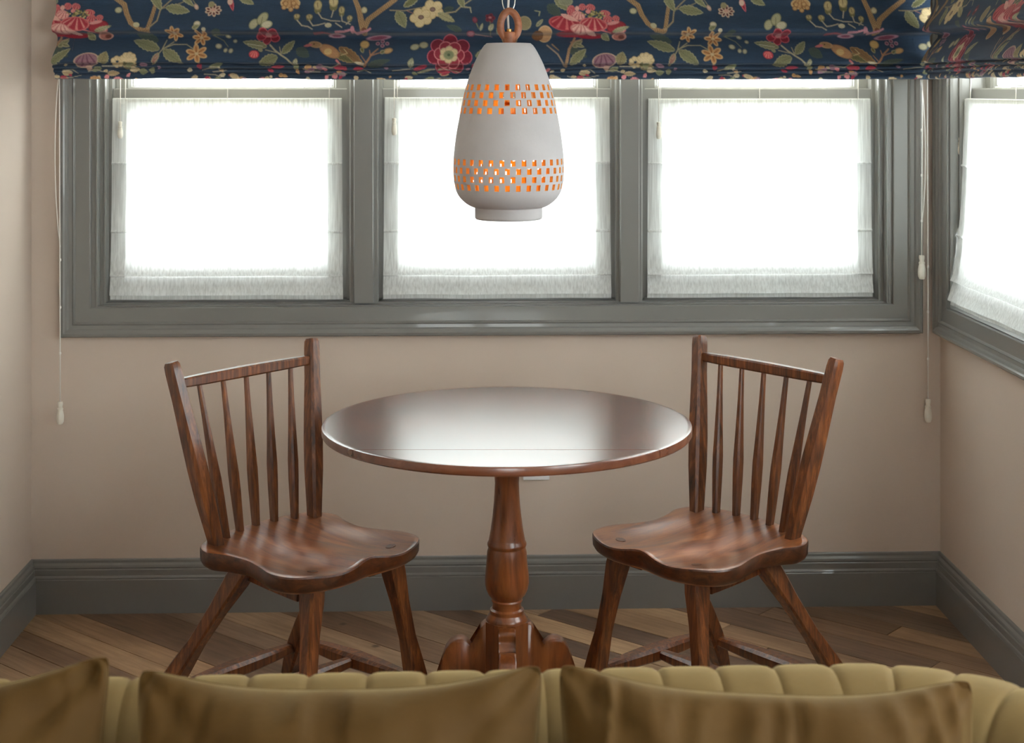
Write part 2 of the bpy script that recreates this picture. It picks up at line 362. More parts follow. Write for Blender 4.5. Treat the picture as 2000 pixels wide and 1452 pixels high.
# ------------------------------------------------------------------ sheer shades on the sashes
TAS = [(.0025,.030),(.0055,.0295),(.0058,.024),(.0045,.019),(.0050,.016),(.0062,.0155),(.0062,.0125),(.0052,.012),(.0064,.008),(.0078,0),(.0080,-.008),(.0074,-.014),(.0052,-.019),(.003,-.0195)]
def tassel(parent, loc, s=1.0): return lathe('tassel', [(r*s, z*s) for r, z in TAS], M['tassel'], parent, n=16, loc=loc)
def shade(u0, u1, zt, zb, loc, rz, label, seed, flare=.004, yoff=0.0, belly=0.0, cordx=None, cordz=None, ys=.040):
    root = empty('sheer_shade', (loc[0], loc[1], 0), rz)
    tag(root, label, 'window shade', 'sheer linen shades on the lower sashes')
    H = zt-zb; rs = random.Random(seed)
    # profile: (fraction down, y)
    P = [(-.003, .008), (0, .001), (.02, 0), (.10, 0), (.20, -.002), (.315, -.003), (.322, -.007), (.328, -.005), (.332, -.002), (.45, -.002), (.58, -.003), (.655, -.005), (.662, -.010), (.668, -.008), (.672, -.004), (.76, -.006), (.85, -.010), (.874, -.014), (.882, -.017), (.885, -.009), (.892, -.007), (.93, -.012), (.972, -.019), (.978, -.019), (.976, -.010), (.985, -.009), (1.0, -.010), (1.0, -.006), (.94, -.004)]
    nu = 60; v = []; f = []
    for j, (t, y) in enumerate(P):
        for i in range(nu+1):
            s = i/nu; e = (2*s-1)
            ed = 1+flare/(u1-u0)*2*t
            u = (u0+u1)/2 + (u1-u0)/2*e*ed
            wob = noise.noise(Vector((s*7+seed, t*3, seed)))*.0035*t + noise.noise(Vector((s*2+seed, t*6, 3)))*.003*t
            sag = .0022*sin(pi*s)*t*0 + noise.noise(Vector((s*3.1, seed*1.7, 9)))*.0022*(t > .3)
            yy = ys+y+wob+yoff*t-belly*t*t
            v.append((u, yy, zt-H*t+sag))
    for j in range(len(P)-1):
        for i in range(nu): a = j*(nu+1)+i; f.append((a, a+1, a+nu+2, a+nu+1))
    o = pyd('fabric', v, f, M['sheer'], root, smooth=True)
    autosmooth(o, 60)
    # folded side hems, heading
    for e in (-1, 1):
        vv = []; ff = []
        ue = (u0 if e < 0 else u1)
        for j, (t, y) in enumerate(P[1:24]):
            for q in (0, .5, 1):
                ed = flare*t*e
                k = 0 if e < 0 else nu
                base = v[(j+1)*(nu+1)+k]
                uu = ue+ed - e*q*.044
                ii = min(nu, max(0, round((uu-u0)/(u1-u0)*nu)))
                vv.append((uu, v[(j+1)*(nu+1)+ii][1]+.0018, base[2]))
        for j in range(22):
            for q in range(2): a = j*3+q; ff.append((a, a+1, a+4, a+3))
        pyd('side_hem', vv, ff, M['sheer'], root, smooth=True)
    bm = bmesh.new(); addbox(bm, u0+.002, u1-.002, ys+.002, ys+.008, zt-.016, zt+.002); bmesh.ops.bevel(bm, geom=bm.edges[:], offset=.002, segments=2, affect='EDGES')
    bmo('head_rail', bm, M['white'], root)
    for q in (.055, .5, .945):
        u = u0+(u1-u0)*q
        tube('hanging_cord', [(u, ys+.003, zt), (u+.0005, ys+.004, zt+.06), (u, ys+.008, zt+.62)], .0013, M['cord'], root)
    if cordx is not None:
        pc = tube('pull_cord', [(cordx, ys-.008, cordz+.028), (cordx, ys-.006, cordz+.12), (cordx+.001, ys+.004, zt+.62)], .0013, M['cord'], root)
        tassel(pc, (cordx, ys-.008, cordz), 1.0)
    return root
zst = WZ(193, D+.03); zsb = WZ(584, D+.02)
for i, (a, b, cx, cy, yt) in enumerate([(218, 667, 234.5, 257, 193), (751, 1191, 770, 251, 191.5), (1267, 1702, 1287, 259, 194)]):
    shade(WX(a, D+.03), WX(b, D+.03), WZ(yt, D+.03), zsb, (0,D,0), 0, ['white ribbed linen shade on the left back window', 'white ribbed linen shade on the middle back window behind the pendant lamp', 'white ribbed linen shade on the right back window near the corner'][i], i+1, cordx=WX(cx, D+.03), cordz=WZ(cy, D+.03))
shade(.125, .925, zst, zsb-.003, (XR,D,0), -pi/2, 'white linen shade on the side window of the right wall, bellying out', 7, flare=.006, belly=.028, cordx=.112, cordz=WZ(283,4.33)-.01, ys=.030)

# ------------------------------------------------------------------ floral print, painted shape by shape into one repeat (980 x 180 units)
TW, TH, TX, TY, TS = 985, 190, 105, -20, 2
tile = np.zeros((TH*TS, TW*TS, 3), np.float32)
def lin(c): c = np.array(c, np.float32)/255; return np.where(c <= .04045, c/12.92, ((c+.055)/1.055)**2.4)
NAVY = (46,65,87)
tile[:] = lin(NAVY)
prng = np.random.RandomState(3)
def region(x0, x1, y0, y1):
    i0, i1 = int((x0-TX)*TS)-2, int((x1-TX)*TS)+3; j0, j1 = max(0, int((y0-TY)*TS)-2), min(TH*TS, int((y1-TY)*TS)+3)
    if j1 <= j0: return None
    xs = np.arange(i0, i1); gx, gy = np.meshgrid(xs/TS+TX, np.arange(j0, j1)/TS+TY)
    return xs % (TW*TS), j0, j1, gx, gy
def put(R, mask, col, var=.10):
    xs, j0, j1, gx, gy = R
    nz = 1+var*(np.sin(gx*1.9+gy*1.3)*np.sin(gx*.7-gy*2.1))
    a = np.clip(mask, 0, 1)[..., None]; c = lin(col)[None, None]*nz[..., None]
    sub = tile[j0:j1][:, xs]; sub = sub*(1-a)+c*a
    t = tile[j0:j1]; t[:, xs] = sub
def ell(x, y, rx, ry, ang=0, col=(200,180,140), edge=None, stripe=None):
    m = max(rx, ry)+2; R = region(x-m, x+m, y-m, y+m)
    if R is None: return
    c, s = cos(ang), sin(ang); gx, gy = R[3]-x, R[4]-y
    p, q = gx*c+gy*s, -gx*s+gy*c; d = np.sqrt((p/rx)**2+(q/ry)**2)
    aa = min(rx, ry)*1.2
    if edge is not None:
        put(R, (1-d)*aa+.5, edge); k = 1-1.6/min(rx, ry); put(R, (k-d)*aa+.5, col)
    else: put(R, (1-d)*aa+.5, col)
    if stripe is not None:
        an = np.arctan2(q/ry+1.4, p/rx); put(R, np.clip((.85-d)*aa, 0, 1)*np.clip(np.sin(an*22)*2-.6, 0, 1)*.8, stripe)
def leaf(x0, y0, x1, y1, w, col=(135,135,102), vein=(98,98,70), lite=(165,162,128)):
    m = w+3; R = region(min(x0,x1)-m, max(x0,x1)+m, min(y0,y1)-m, max(y0,y1)+m)
    if R is None: return
    l = math.hypot(x1-x0, y1-y0); ux, uy = (x1-x0)/l, (y1-y0)/l
    t = ((R[3]-x0)*ux+(R[4]-y0)*uy)/l; n = -(R[3]-x0)*uy+(R[4]-y0)*ux
    hw = w*np.sin(pi*np.clip(t, 0, 1)**.8)**.8*(1+.08*np.sin(t*38))
    msk = np.where((t > 0) & (t < 1), hw-np.abs(n)+.4, 0)
    put(R, msk, lite); put(R, np.where((t > 0) & (t < 1), hw-1.3-np.abs(n), 0), col)
    if vein:
        put(R, np.where(msk > 0, .9-np.abs(n), 0)*.8, vein)
        put(R, np.where((hw-1.5-np.abs(n) > 0), np.clip(np.sin((t*l+np.abs(n)*.9)*1.25)*2-1.2, 0, 1)*.55, 0), vein)
def stroke(pts, w0, w1, col, spots=None):
    tot = len(pts)-1
    for i in range(tot):
        (xa, ya), (xb, yb) = pts[i], pts[i+1]; m = max(w0, w1)+2
        R = region(min(xa,xb)-m, max(xa,xb)+m, min(ya,yb)-m, max(ya,yb)+m)
        if R is None: continue
        l2 = (xb-xa)**2+(yb-ya)**2+1e-6; t = np.clip(((R[3]-xa)*(xb-xa)+(R[4]-ya)*(yb-ya))/l2, 0, 1)
        d = np.hypot(R[3]-xa-t*(xb-xa), R[4]-ya-t*(yb-ya)); wd = w0+(w1-w0)*(i+t)/tot
        put(R, wd/2-d+.5, col, .2)
        if spots: put(R, np.where(d < wd/2-.3, np.clip(np.sin(R[3]*1.3+R[4]*.5)*np.sin(R[4]*1.1-R[3]*.35)*3-.6, 0, 1)*.8, 0), spots)
def petals(x, y, r, n, col, edge, rp, a0=0, asp=1.0, flat=1.0, line=None):
    for k in range(n):
        a = a0+2*pi*k/n; cx, cy = x+r*cos(a), y+r*sin(a)*flat
        ell(cx, cy, rp*asp, rp, math.atan2(sin(a)*flat, cos(a)), col, edge)
        if line: stroke([(x+r*.3*cos(a), y+r*.3*sin(a)*flat), (x+(r+rp*asp*.5)*cos(a), y+(r+rp*asp*.5)*sin(a)*flat)], 2.2, 1.2, line)
RED, DRED, PINK, LPINK = (172,58,74), (120,38,52), (206,108,118), (226,170,160)
CREAM, TAN, OLIVE, MAUVE, GRN = (216,196,152), (166,136,100), (128,128,94), (156,118,132), (96,104,74)
def dark_leaf(*a): leaf(*a, col=(72,84,78), vein=None, lite=(78,90,80))
# dark shadow leaves of the ground
for a in [(100,95,135,112,9),(300,82,258,68,9),(565,95,590,112,10),(905,105,942,122,9),(1045,8,1070,30,11),(700,126,745,116,6),(880,60,850,50,6),(420,60,400,70,6)]: dark_leaf(*a)
# branch with leaves
stroke([(212,-8),(235,10),(241,28),(251,46),(267,59),(283,62),(288,40),(294,10)], 10, 7, TAN, (112,78,50))
stroke([(284,58),(300,42),(304,20),(318,6),(335,-10)], 3, 2, (158,142,112)); stroke([(306,18),(330,12),(350,3),(365,-4)], 2, 1.5, (150,138,108))
ell(225,21,7,6,0,(190,184,150),(150,148,118)); ell(262,50,6,5,.3,(190,184,150))
leaf(286,-16,306,22,9); leaf(314,15,361,24,10); leaf(340,-12,368,14,6)
leaf(305,98,252,80,10); leaf(312,98,350,126,11); leaf(304,104,292,130,6,(170,120,110)); stroke([(310,97),(316,80)],2.4,1.5,(168,160,128)); stroke([(311,97),(330,83)],2,1.5,(168,160,128)); stroke([(311,96),(330,88),(355,88),(371,98)],2,1.6,(168,160,128)); stroke([(309,99),(298,116)],2.2,1.5,(168,160,128))
for x, y, r in ((331,67,15),(381,75,16),(376,106,20)):
    petals(x, y, r*.58, 6, (192,140,92), (206,170,122), r*.26, a0=.3+x, asp=1.9, flat=.85, line=(138,88,48)); ell(x, y, 3.4, 3, 0, (200,180,140))
ell(377,48,6.5,6,0,(214,204,178),(180,172,140)); leaf(368,58,382,50,5); ell(390,59,4,4,0,(200,192,164))
stroke([(404,70),(424,80),(434,92)],2,1.4,(120,120,98)); stroke([(405,69),(430,69)],2,1.3,(120,120,98))
for x, y, a, b in ((416,91,6.5,5),(430,99,4,4.5),(440,100,4.5,5),(432,72,5.5,3.4),(446,81,4.2,3.6)): ell(x, y, a, b, .3, (186,178,150), (140,136,112))
ell(372,14,4,6.5,-.5,(208,178,160),(178,150,130)); stroke([(370,8),(362,-4)],1.6,1.3,(150,140,112))
petals(405,21,10,9,(92,40,48),(206,180,156),3.4,asp=1.8,flat=.7); ell(405,20,4.5,3,0,(206,160,140)); ell(401,9,6,6,0,(150,142,108))
leaf(434,-8,443,23,5,RED,DRED,PINK); ell(436,4,5,6,0,(210,180,160)); leaf(452,-8,482,9,8)
ell(551,6,19,11,0,(188,150,104),(206,178,132),(130,88,56)); petals(551,12,13,5,(196,160,112),(150,108,70),5,a0=.2,flat=.5)
ell(484,48,8,11,.5,(184,180,146),(150,150,118)); ell(500,37,9,14,.6,(178,174,138),(140,140,108)); ell(509,49,11,8,-.2,(204,198,170),(160,158,128)); stroke([(497,56),(500,34)],1.6,1,(110,112,82))
petals(509,71,14,5,(132,38,54),(196,92,104),8,a0=.5,asp=1.2,flat=.55); ell(509,69,6,4,0,(172,120,120))
leaf(508,92,460,82,8); stroke([(470,86),(500,91)],1.5,1.2,(196,192,166)); ell(485,107,10,8,.2,(206,86,92),(178,60,72),(236,160,150)); ell(496,98,5,3.5,.6,(150,148,118))
stroke([(513,88),(524,99),(536,108),(548,116),(560,128)],3,3,(178,168,140)); leaf(538,106,560,79,8); leaf(530,111,494,127,11); stroke([(536,106),(532,92)],2,1.4,(170,160,130)); stroke([(506,98),(530,104)],1.6,1.4,(170,160,130)); leaf(562,130,566,114,5,(196,190,158))
# buds on stems, trunk
for x, y, a, b in ((604,12,8,13),(634,5,9,14),(650,21,6,10),(666,36,5.5,6.5),(589,34,6.5,6.5),(565,33,6,6)):
    ell(x, y+b*.5, a*.85, b*.7, 0, (116,112,76)); ell(x, y-b*.15, a, b*.8, 0, (188,172,128), (150,136,98)); stroke([(x-1,y-b*.5),(x,y+b*.2)],1.4,1,(112,92,60))
for s in ([(605,25),(613,36),(630,41),(648,42)],[(634,20),(631,34)],[(650,30),(652,42),(668,48)],[(589,40),(597,51),(606,50),(620,46)],[(566,40),(576,51),(588,53),(596,58)],[(666,42),(660,48)],[(640,46),(652,54)]): stroke(s, 2.4, 2, (178,168,146))
ell(626,50,6.5,4.5,0,(192,184,156))
stroke([(672,-8),(682,16),(688,40),(694,62)],8,13,TAN,(108,76,50)); stroke([(694,56),(702,38),(722,21),(752,-2)],11,9,TAN,(108,76,50)); ell(693,19,6,6.5,0,(202,192,158),(160,150,118)); ell(694,59,5,5,0,(112,72,56))
stroke([(598,66),(615,64),(630,66)],4,2,(150,70,82)); stroke([(640,63),(656,62),(670,58),(680,65),(700,60),(706,56)],4,4,(190,134,144)); ell(672,58,4,7,0,(190,134,144)); ell(640,69,16,4,0,(140,84,104),(190,150,160)); ell(720,72,24,5,-.1,(132,72,92),(176,132,146)); petals(728,84,9,4,(132,80,100),(180,140,150),4,flat=.5)
# bird
leaf(645,92,694,126,10,(136,102,70),(78,84,62),(160,128,88)); leaf(636,104,676,122,7,(104,100,68),(60,78,58),(150,132,92)); ell(628,100,22,11,.5,(178,136,98),(158,118,84)); ell(600,87,13,6.5,.15,(166,130,92),(184,150,112)); leaf(594,87,577,91,3,(196,112,112),None,(196,112,112)); ell(625,101,9,8,0,(206,176,124),(184,140,92)); ell(597,86,1.3,1.3,0,(40,30,26))
stroke([(655,96),(662,104),(650,108)],1.6,1.4,(200,176,130)); stroke([(642,118),(648,124)],4,3,(214,128,132)); ell(686,123,10,2.6,.2,(206,194,164))
ell(694,86,9,8.5,.2,(206,172,112),(166,136,90)); leaf(688,92,692,104,4,(120,110,62)); ell(739,99,9.5,5.5,-.3,(204,166,116),(170,136,96)); leaf(724,104,734,98,4,(110,112,78))
stroke([(694,127),(702,116),(708,106),(720,95)],4,2.5,(168,124,92)); stroke([(706,110),(704,98)],2.4,1.6,(168,124,92)); stroke([(708,108),(726,102)],2,1.6,(168,124,92)); stroke([(697,120),(688,108)],2,1.4,(158,120,96))
leaf(756,20,773,55,11); stroke([(742,19),(770,20),(800,14),(815,14)],2,1.5,(158,142,112)); leaf(768,12,800,-8,7,(112,112,78)); stroke([(775,20),(790,27)],1.8,1.4,(150,110,100))
for x, y in ((824,18),(802,34)):
    petals(x, y, 12.5, 5, CREAM, (198,174,128), 9.5, a0=.5, flat=.85); ell(x, y, 11, 9, 0, CREAM); ell(x, y-.5, 5.6, 4.8, 0, (140,116,108), (110,84,76))
leaf(834,25,867,43,8,(176,168,130)); dark_leaf(845,20,865,14,6); stroke([(850,25),(868,22),(878,12),(902,-4)],3,2.2,(166,154,122)); stroke([(880,12),(896,14),(898,24)],3.4,2,(168,160,132)); leaf(874,-8,884,14,7)
ell(905,39,5,6.5,-.3,(140,72,88),(112,50,66)); stroke([(908,46),(912,56)],2.4,1.6,OLIVE); petals(934,35,6,5,(100,34,50),(120,50,62),4); ell(934,34,3,2.2,0,(190,120,120)); leaf(915,60,920,45,3,(176,172,146),None); stroke([(934,42),(935,68)],2,2,(110,110,82)); leaf(932,60,940,46,5,(178,172,146)); leaf(948,66,958,46,6,(110,116,90)); ell(897,65,8,5,0,(198,128,140),(150,78,98)); stroke([(906,66),(938,70)],2,1.4,(166,130,130))
ell(790,91,9,6.5,-.3,(176,170,140),(140,136,108)); ell(807,87,8.5,7,0,(176,168,136),(142,136,108)); leaf(780,130,786,112,6,(182,182,152))
# rosette
petals(857,105,30,7,(126,34,52),(202,104,120),14,a0=.25,asp=1.0,flat=.86); petals(856,106,17,6,(150,50,66),(222,142,144),12.5,a0=.1,flat=.9); petals(855,106,11,6,CREAM,(196,172,140),7.5,a0=.6,flat=.9); ell(855,107,10.5,9,0,(136,142,108),(164,158,120)); ell(855,107,3,2.6,0,(84,98,72))
leaf(906,111,940,91,7,(150,148,116)); ell(972,75,15,13,0,(176,138,104),(196,166,130)); ell(1000,45,13,14,0,(150,138,106),(176,164,130)); ell(1039,66,14,16,0,(190,150,110),(206,176,138)); ell(1026,69,11,9,0,(122,84,56)); leaf(1022,52,1036,37,4,(150,150,130)); stroke([(1028,30),(1030,22),(1020,20)],2.4,2,(150,148,116))
stroke([(1098,74),(1086,96),(1079,128)],4,6,(166,134,104)); stroke([(1090,82),(1112,76)],2.4,2,(160,130,104)); leaf(1087,126,1119,95,9); stroke([(1044,88),(1064,106),(1076,128)],3,3,(158,138,118)); stroke([(1054,86),(1066,98)],3,2,(150,122,92)); leaf(1060,-10,1084,20,10); ell(1080,2,14,9,0,(132,134,110),(150,150,124))
# peony
px, py = 35, 0
ell(px+58,46,32,15,.15,(160,48,62),(196,92,96),(214,120,118)); ell(px+76,66,34,6,0,(150,44,58)); ell(px+110,70,26,5.5,0,(140,36,52))
ell(px+156,54,19,13,-.2,(158,52,64),(130,40,54)); ell(px+165,61,9,6,-.3,LPINK,(200,110,116)); ell(px+150,45,12,3.5,-.2,(214,150,146))
for x, y, a, b in ((70,20,8,11),(92,13,7,7),(108,14,9,7),(136,25,10,5.5),(140,37,9,7.5),(156,36,7,6)): ell(px+x, y, a, b, .2, (176,66,78), (200,110,112), (224,160,150))
ell(px+84,30,13,9,.3,LPINK,(206,140,134),(170,70,80)); leaf(px+50,27,px+84,42,5,(222,170,158),None,(222,170,158)); ell(px+103,22,5,4,0,(214,140,136)); ell(px+82,16,4,5,0,(222,170,158))
for k in range(46): ell(px+118+prng.randn()*9, 29+prng.randn()*3.6, 1.8, 1.6, 0, [(190,176,120),(110,104,62),(150,140,90)][k % 3])
ell(px+112,48,27,14,.1,(168,54,68),(208,118,116),(222,150,142)); ell(px+86,57,19,10,.2,(226,178,166),(200,130,126),(176,84,92)); leaf(px+96,60,px+120,69,4,(226,178,166),None,(226,178,166)); stroke([(px+128,60),(px+146,65)],2.5,1.5,(208,120,124))
# under the peony
leaf(183,63,216,52,5,(176,172,138)); ell(199,71,14,8,0,(170,112,100),(200,152,138)); ell(203,72,6,4,0,(110,64,58)); leaf(165,66,180,79,7); leaf(108,92,128,78,6); leaf(1099,86,1116,92,4)
ell(168,119,24,15,-.15,(150,112,124),(198,170,148),(104,62,84)); ell(172,133,6,5,0,(200,166,150)); leaf(196,127,204,101,11,(150,140,104)); 
petals(227,122,8,7,(218,198,156),(200,178,136),5,flat=.9); petals(247,118,11,9,(218,198,156),(196,172,130),6,flat=.9); ell(246,118,9,8,0,(220,200,158)); ell(240,127,4,4,0,(120,116,84)); leaf(238,134,264,130,5,(158,128,100))
# the gathered folds at the hem
cols = [(222,146,150),(196,176,140),(172,62,80),(206,192,160),(140,142,110),(204,160,112),(160,124,140),(178,70,88)]
for k in range(120):
    x = 105+prng.rand()*985; y = 128+prng.rand()*36; c = cols[prng.randint(8)]
    if k % 3: leaf(x, y, x+prng.uniform(-20,20)+4, y+prng.uniform(-7,7)+1, prng.uniform(2.5,6), c, None, tuple(min(255, int(v*1.1)) for v in c))
    else: ell(x, y, prng.uniform(4,15), prng.uniform(2,5), prng.uniform(-.4,.4), c, tuple(min(255, int(v*1.12)) for v in c))
for k in range(26):
    x = 105+prng.rand()*985; y = 128+prng.rand()*30; stroke([(x,y),(x+prng.uniform(8,22),y+prng.uniform(-6,6)),(x+prng.uniform(22,40),y+prng.uniform(-6,6))],2,1.4,(180,172,150))

def printmat():
    m = mat('floral_linen_print', (1,1,1,1), .8); p = m.node_tree.nodes['Principled BSDF']; p.inputs['Specular IOR Level'].default_value = .25
    p.inputs['Sheen Weight'].default_value = .12
    at = N(m, 'ShaderNodeAttribute'); at.attribute_name = 'print'
    n = N(m, 'ShaderNodeTexNoise', Scale=1.0, Detail=2.0); L(m, coords(m, (900, 900, 60)), n.inputs['Vector'])
    n2 = N(m, 'ShaderNodeTexNoise', Scale=1.0, Detail=2.0); L(m, coords(m, (50, 50, 900)), n2.inputs['Vector'])
    ad = N(m, 'ShaderNodeMath', operation='ADD'); L(m, n.outputs['Fac'], ad.inputs[0]); L(m, n2.outputs['Fac'], ad.inputs[1])
    r = ramp(m, [(.35, (.78,.78,.78,1)), (.65, (1.12,1.12,1.12,1))]); 
    hf = N(m, 'ShaderNodeMath', operation='MULTIPLY'); hf.inputs[1].default_value = .5; L(m, ad.outputs[0], hf.inputs[0]); L(m, hf.outputs[0], r.inputs[0])
    mx = N(m, 'ShaderNodeMix', data_type='RGBA', blend_type='MULTIPLY'); mx.inputs[0].default_value = 1
    L(m, at.outputs['Color'], mx.inputs[6]); L(m, r.outputs[0], mx.inputs[7]); L(m, mx.outputs[2], p.inputs['Base Color'])
    bump(m, hf.outputs[0], .25, .0006); return m
M['print'] = printmat()

def floral_blind(u0, u1, tx0, loc, rz, label, step, bul, seed, side_in=0):
    root = empty('floral_roman_blind', loc, rz); tag(root, label, 'roman blind', 'blue floral roman blinds over the windows')
    # control points: height unit (photo rows, 1 unit = 1.46 mm), distance from wall
    P = [(-430,.030),(-330,.034),(-150,.036),(-60,.040),(-20,.046),(10,.050),(30,.060),(46,.072),(56,.078),(61,.077),(64,.070),(66,.052),(69,.041),(74,.042),(84,.052),(100,.066),(114,.074),(121,.077),(123.5,.076),(125,.066),(126,.060),(128,.067),(131,.072),(133,.072),(134.5,.064),(135.5,.060),(137,.066),(140,.070),(141.5,.069),(142.5,.062),(143.5,.059),(145,.064),(150,.068),(154,.067),(155,.058),(150,.050)]
    ys = [P[0][0]]; ws = [P[0][1]]
    for (a, b), (c, d) in zip(P, P[1:]):
        l = math.hypot((c-a)*.00146, d-b); st = .0021 if a >= -22 else .02
        k = max(1, int(l/st))
        for i in range(1, k+1): ys.append(a+(c-a)*i/k); ws.append(b+(d-b)*i/k)
    ys = np.array(ys); ws = np.array(ws)
    for _ in range(3): ws[1:-1] = ws[1:-1]*.5+(ws[:-2]+ws[2:])*.25
    nu = int((u1-u0)/step); us = np.linspace(u0, u1, nu+1)
    A = (us-u0)/(u1-u0)
    def fbm(x, f, ph): return np.sin(x*f+ph)*.6+np.sin(x*f*2.3+ph*1.7)*.4
    lip = fbm(us, 2.1, seed)*1.6+fbm(us, 6.0, seed*2.2)*.8
    V = np.zeros((len(ys), nu+1, 3)); 
    kk = np.clip((ys+40)/100, 0, 1)
    bulf = .040+(ws-.040)*bul
    for j in range(len(ys)):
        lower = 1.0 if ys[j] > 124 else .6
        amp = 1+.18*fbm(us, 2.6, seed+ys[j]*.012)
        V[j,:,0] = us; V[j,:,1] = -(.036+(bulf[j]-.036)*amp + .0035*kk[j]*fbm(us, 9, seed+ys[j]*.02))
        yy = ys[j]+kk[j]*lip*lower*(1+.5*np.sin(ys[j]*.11)) + (fbm(us, 14+ys[j]*.05, ys[j]*.35)*.8 if ys[j] > 124 else 0)
        V[j,:,2] = WZ(yy, 4.37)
        V[j,:,0] += .004*kk[j]*np.sin(ys[j]*.09)*((A < .02)*1.0-(A > .98)*1.0)
    nrow, ncol = V.shape[:2]
    idx = np.arange(nrow*ncol).reshape(nrow, ncol)
    F = np.stack([idx[:-1,:-1], idx[:-1,1:], idx[1:,1:], idx[1:,:-1]], -1).reshape(-1, 4)
    me = bpy.data.meshes.new('fabric'); me.vertices.add(nrow*ncol); me.vertices.foreach_set('co', V.reshape(-1).astype(np.float32))
    me.loops.add(F.size); me.polygons.add(len(F)); me.loops.foreach_set('vertex_index', F.reshape(-1).astype(np.int32))
    me.polygons.foreach_set('loop_start', np.arange(0, F.size, 4, dtype=np.int32)); me.update(calc_edges=True); me.validate()
    tx = ((tx0-TX+(us-u0)*674) % TW)*TS; ty = ys.copy()
    up = ty < TY; ty[up] = np.abs(((ty[up]-TY) % 280)-140)+0
    ty = np.clip((ty-TY)*TS, 0, TH*TS-2)
    xi = tx.astype(int); xf = (tx-xi)[None,:,None]; yi = ty.astype(int); yf = (ty-yi)[:,None,None]; xn = (xi+1) % (TW*TS)
    col = (tile[yi][:,xi]*(1-xf)+tile[yi][:,xn]*xf)*(1-yf)+(tile[yi+1][:,xi]*(1-xf)+tile[yi+1][:,xn]*xf)*yf
    att = me.color_attributes.new('print', 'FLOAT_COLOR', 'POINT')
    rgba = np.ones((nrow*ncol, 4), np.float32); rgba[:,:3] = col.reshape(-1, 3); att.data.foreach_set('color', rgba.reshape(-1))
    link('fabric', me, M['print'], root, smooth=True)
    bm = bmesh.new(); addbox(bm, u0+.006, u1-.006, -.036, -.0335, WZ(146,4.37), WZ(-430,4.37)); bmo('lining', bm, M['lining'], root)
    box('head_board', (u0+.004, u1-.004, -.034, -.0015 if False else -.032, WZ(-415,4.37), WZ(-428,4.37)), M['white'], root)
    return root
YV = D-.075
fb1 = floral_blind(WX(105,YV), 1.340, 105, (0,D,0), 0, 'wide blue floral roman blind above the three back windows', .00165, 1.45, 1.3)
fb2 = floral_blind(.112, 1.95, 662, (XR,D,0), -pi/2, 'blue floral roman blind above the side window on the right', .0024, 1.35, 4.1)
def pull(parent, x, y, ztop, ztas, double=None, knots=(), s=1.3, sway=0):
    pts = [(x, y, ztas+.036), (x+sway*.3, y, ztas+.3*(ztop-ztas)), (x+sway, y-.002, ztop)]
    c = tube('pull_cord', pts, .0016, M['cord'], parent)
    if double:
        z1 = double; n = 10
        tube('cord_strand', [(x+sway*.2-.013*sin(pi*i/n)**.7*(1 if sway <= 0 else -1) - .004*i/n, y+.002, z1+(ztop-z1)*i/n) for i in range(n+1)], .0013, M['cord'], c)
    for z in knots: lathe('knot', [(.0005,.005),(.0028,.003),(.0032,0),(.0028,-.003),(.0005,-.005)], M['cord'], c, n=10, loc=(x+sway*.1, y, z))
    tassel(c, (x, y, ztas), s)
ys_ = -.052
dp = D-.05
pull(fb1, WX(118,dp), ys_, WZ(146,dp), WZ(806,dp), double=WZ(480,dp), knots=(WZ(505,dp),WZ(597,dp),WZ(686,dp)), sway=-.002)
pull(fb1, WX(1800,dp), ys_, WZ(146,dp), WZ(530,dp), double=WZ(440,dp), knots=(WZ(255,dp),WZ(344,dp),WZ(434,dp)), sway=.001, s=1.4)
# the side blind's cord hangs in the corner
xq = D-(dp-.005)
pull(fb2, xq-.012, -(XR-WX(1814,dp)), WZ(146,dp), WZ(814,dp), double=None, knots=(WZ(525,dp),WZ(614,dp),WZ(707,dp)), s=1.35, sway=.001)

# ------------------------------------------------------------------ wall outlet
o_ = empty('wall_outlet', (WX(1047), D, WZ(938)+.0575)); tag(o_, 'white outlet plate on the back wall just under the tabletop edge', 'outlet')
box('cover_plate', (-.038, .038, -.006, 0, -.0575, .0575), M['outlet'], o_, .002)
for z in (-.02, .02): box('socket', (-.017, .017, -.0085, -.005, z-.014, z+.014), M['outlet'], o_, .002)

# ------------------------------------------------------------------ pedestal table
TD = 3.508; TXc = (1000-1000-10)/3000*TD; tcx = sin(YAW)*TD+cos(YAW)*TXc; tcy = cos(YAW)*TD-sin(YAW)*TXc
TZ = .74; TR = .4205
tb = empty('pedestal_table', (tcx, tcy, 0), -YAW); tag(tb, 'round wooden pedestal table with a turned column between the two chairs', 'table')
def disc_part(name, ylo, yhi):
    """slice of the round top between two joints, edges rounded"""
    rings = [(TR-.012, TZ), (TR-.0030, TZ), (TR-.0009, TZ-.0008), (TR, TZ-.003), (TR, TZ-.0165), (TR-.002, TZ-.0195), (TR-.012, TZ-.021)]
    n = 180; bm = bmesh.new(); prev = None; first = None
    for r, z in rings:
        ring = [bm.verts.new((r*cos(2*pi*i/n), r*sin(2*pi*i/n), z)) for i in range(n)]
        if prev:
            for i in range(n): bm.faces.new((prev[i], prev[(i+1) % n], ring[(i+1) % n], ring[i]))
        else: bm.faces.new(ring)
        prev = ring
    bm.faces.new(prev[::-1])
    for yy, s in ((ylo, 1), (yhi, -1)):
        if abs(yy) < TR:
            g = bm.verts[:]+bm.edges[:]+bm.faces[:]
            bmesh.ops.bisect_plane(bm, geom=g, plane_co=(0,yy,0), plane_no=(0,-s,0), clear_outer=True)
            es = [e for e in bm.edges if e.is_boundary]
            bmesh.ops.contextual_create(bm, geom=es)
    o = bmo(name, bm, M['table_wood'], tb); return autosmooth(o, 25)
SEAM = -.268
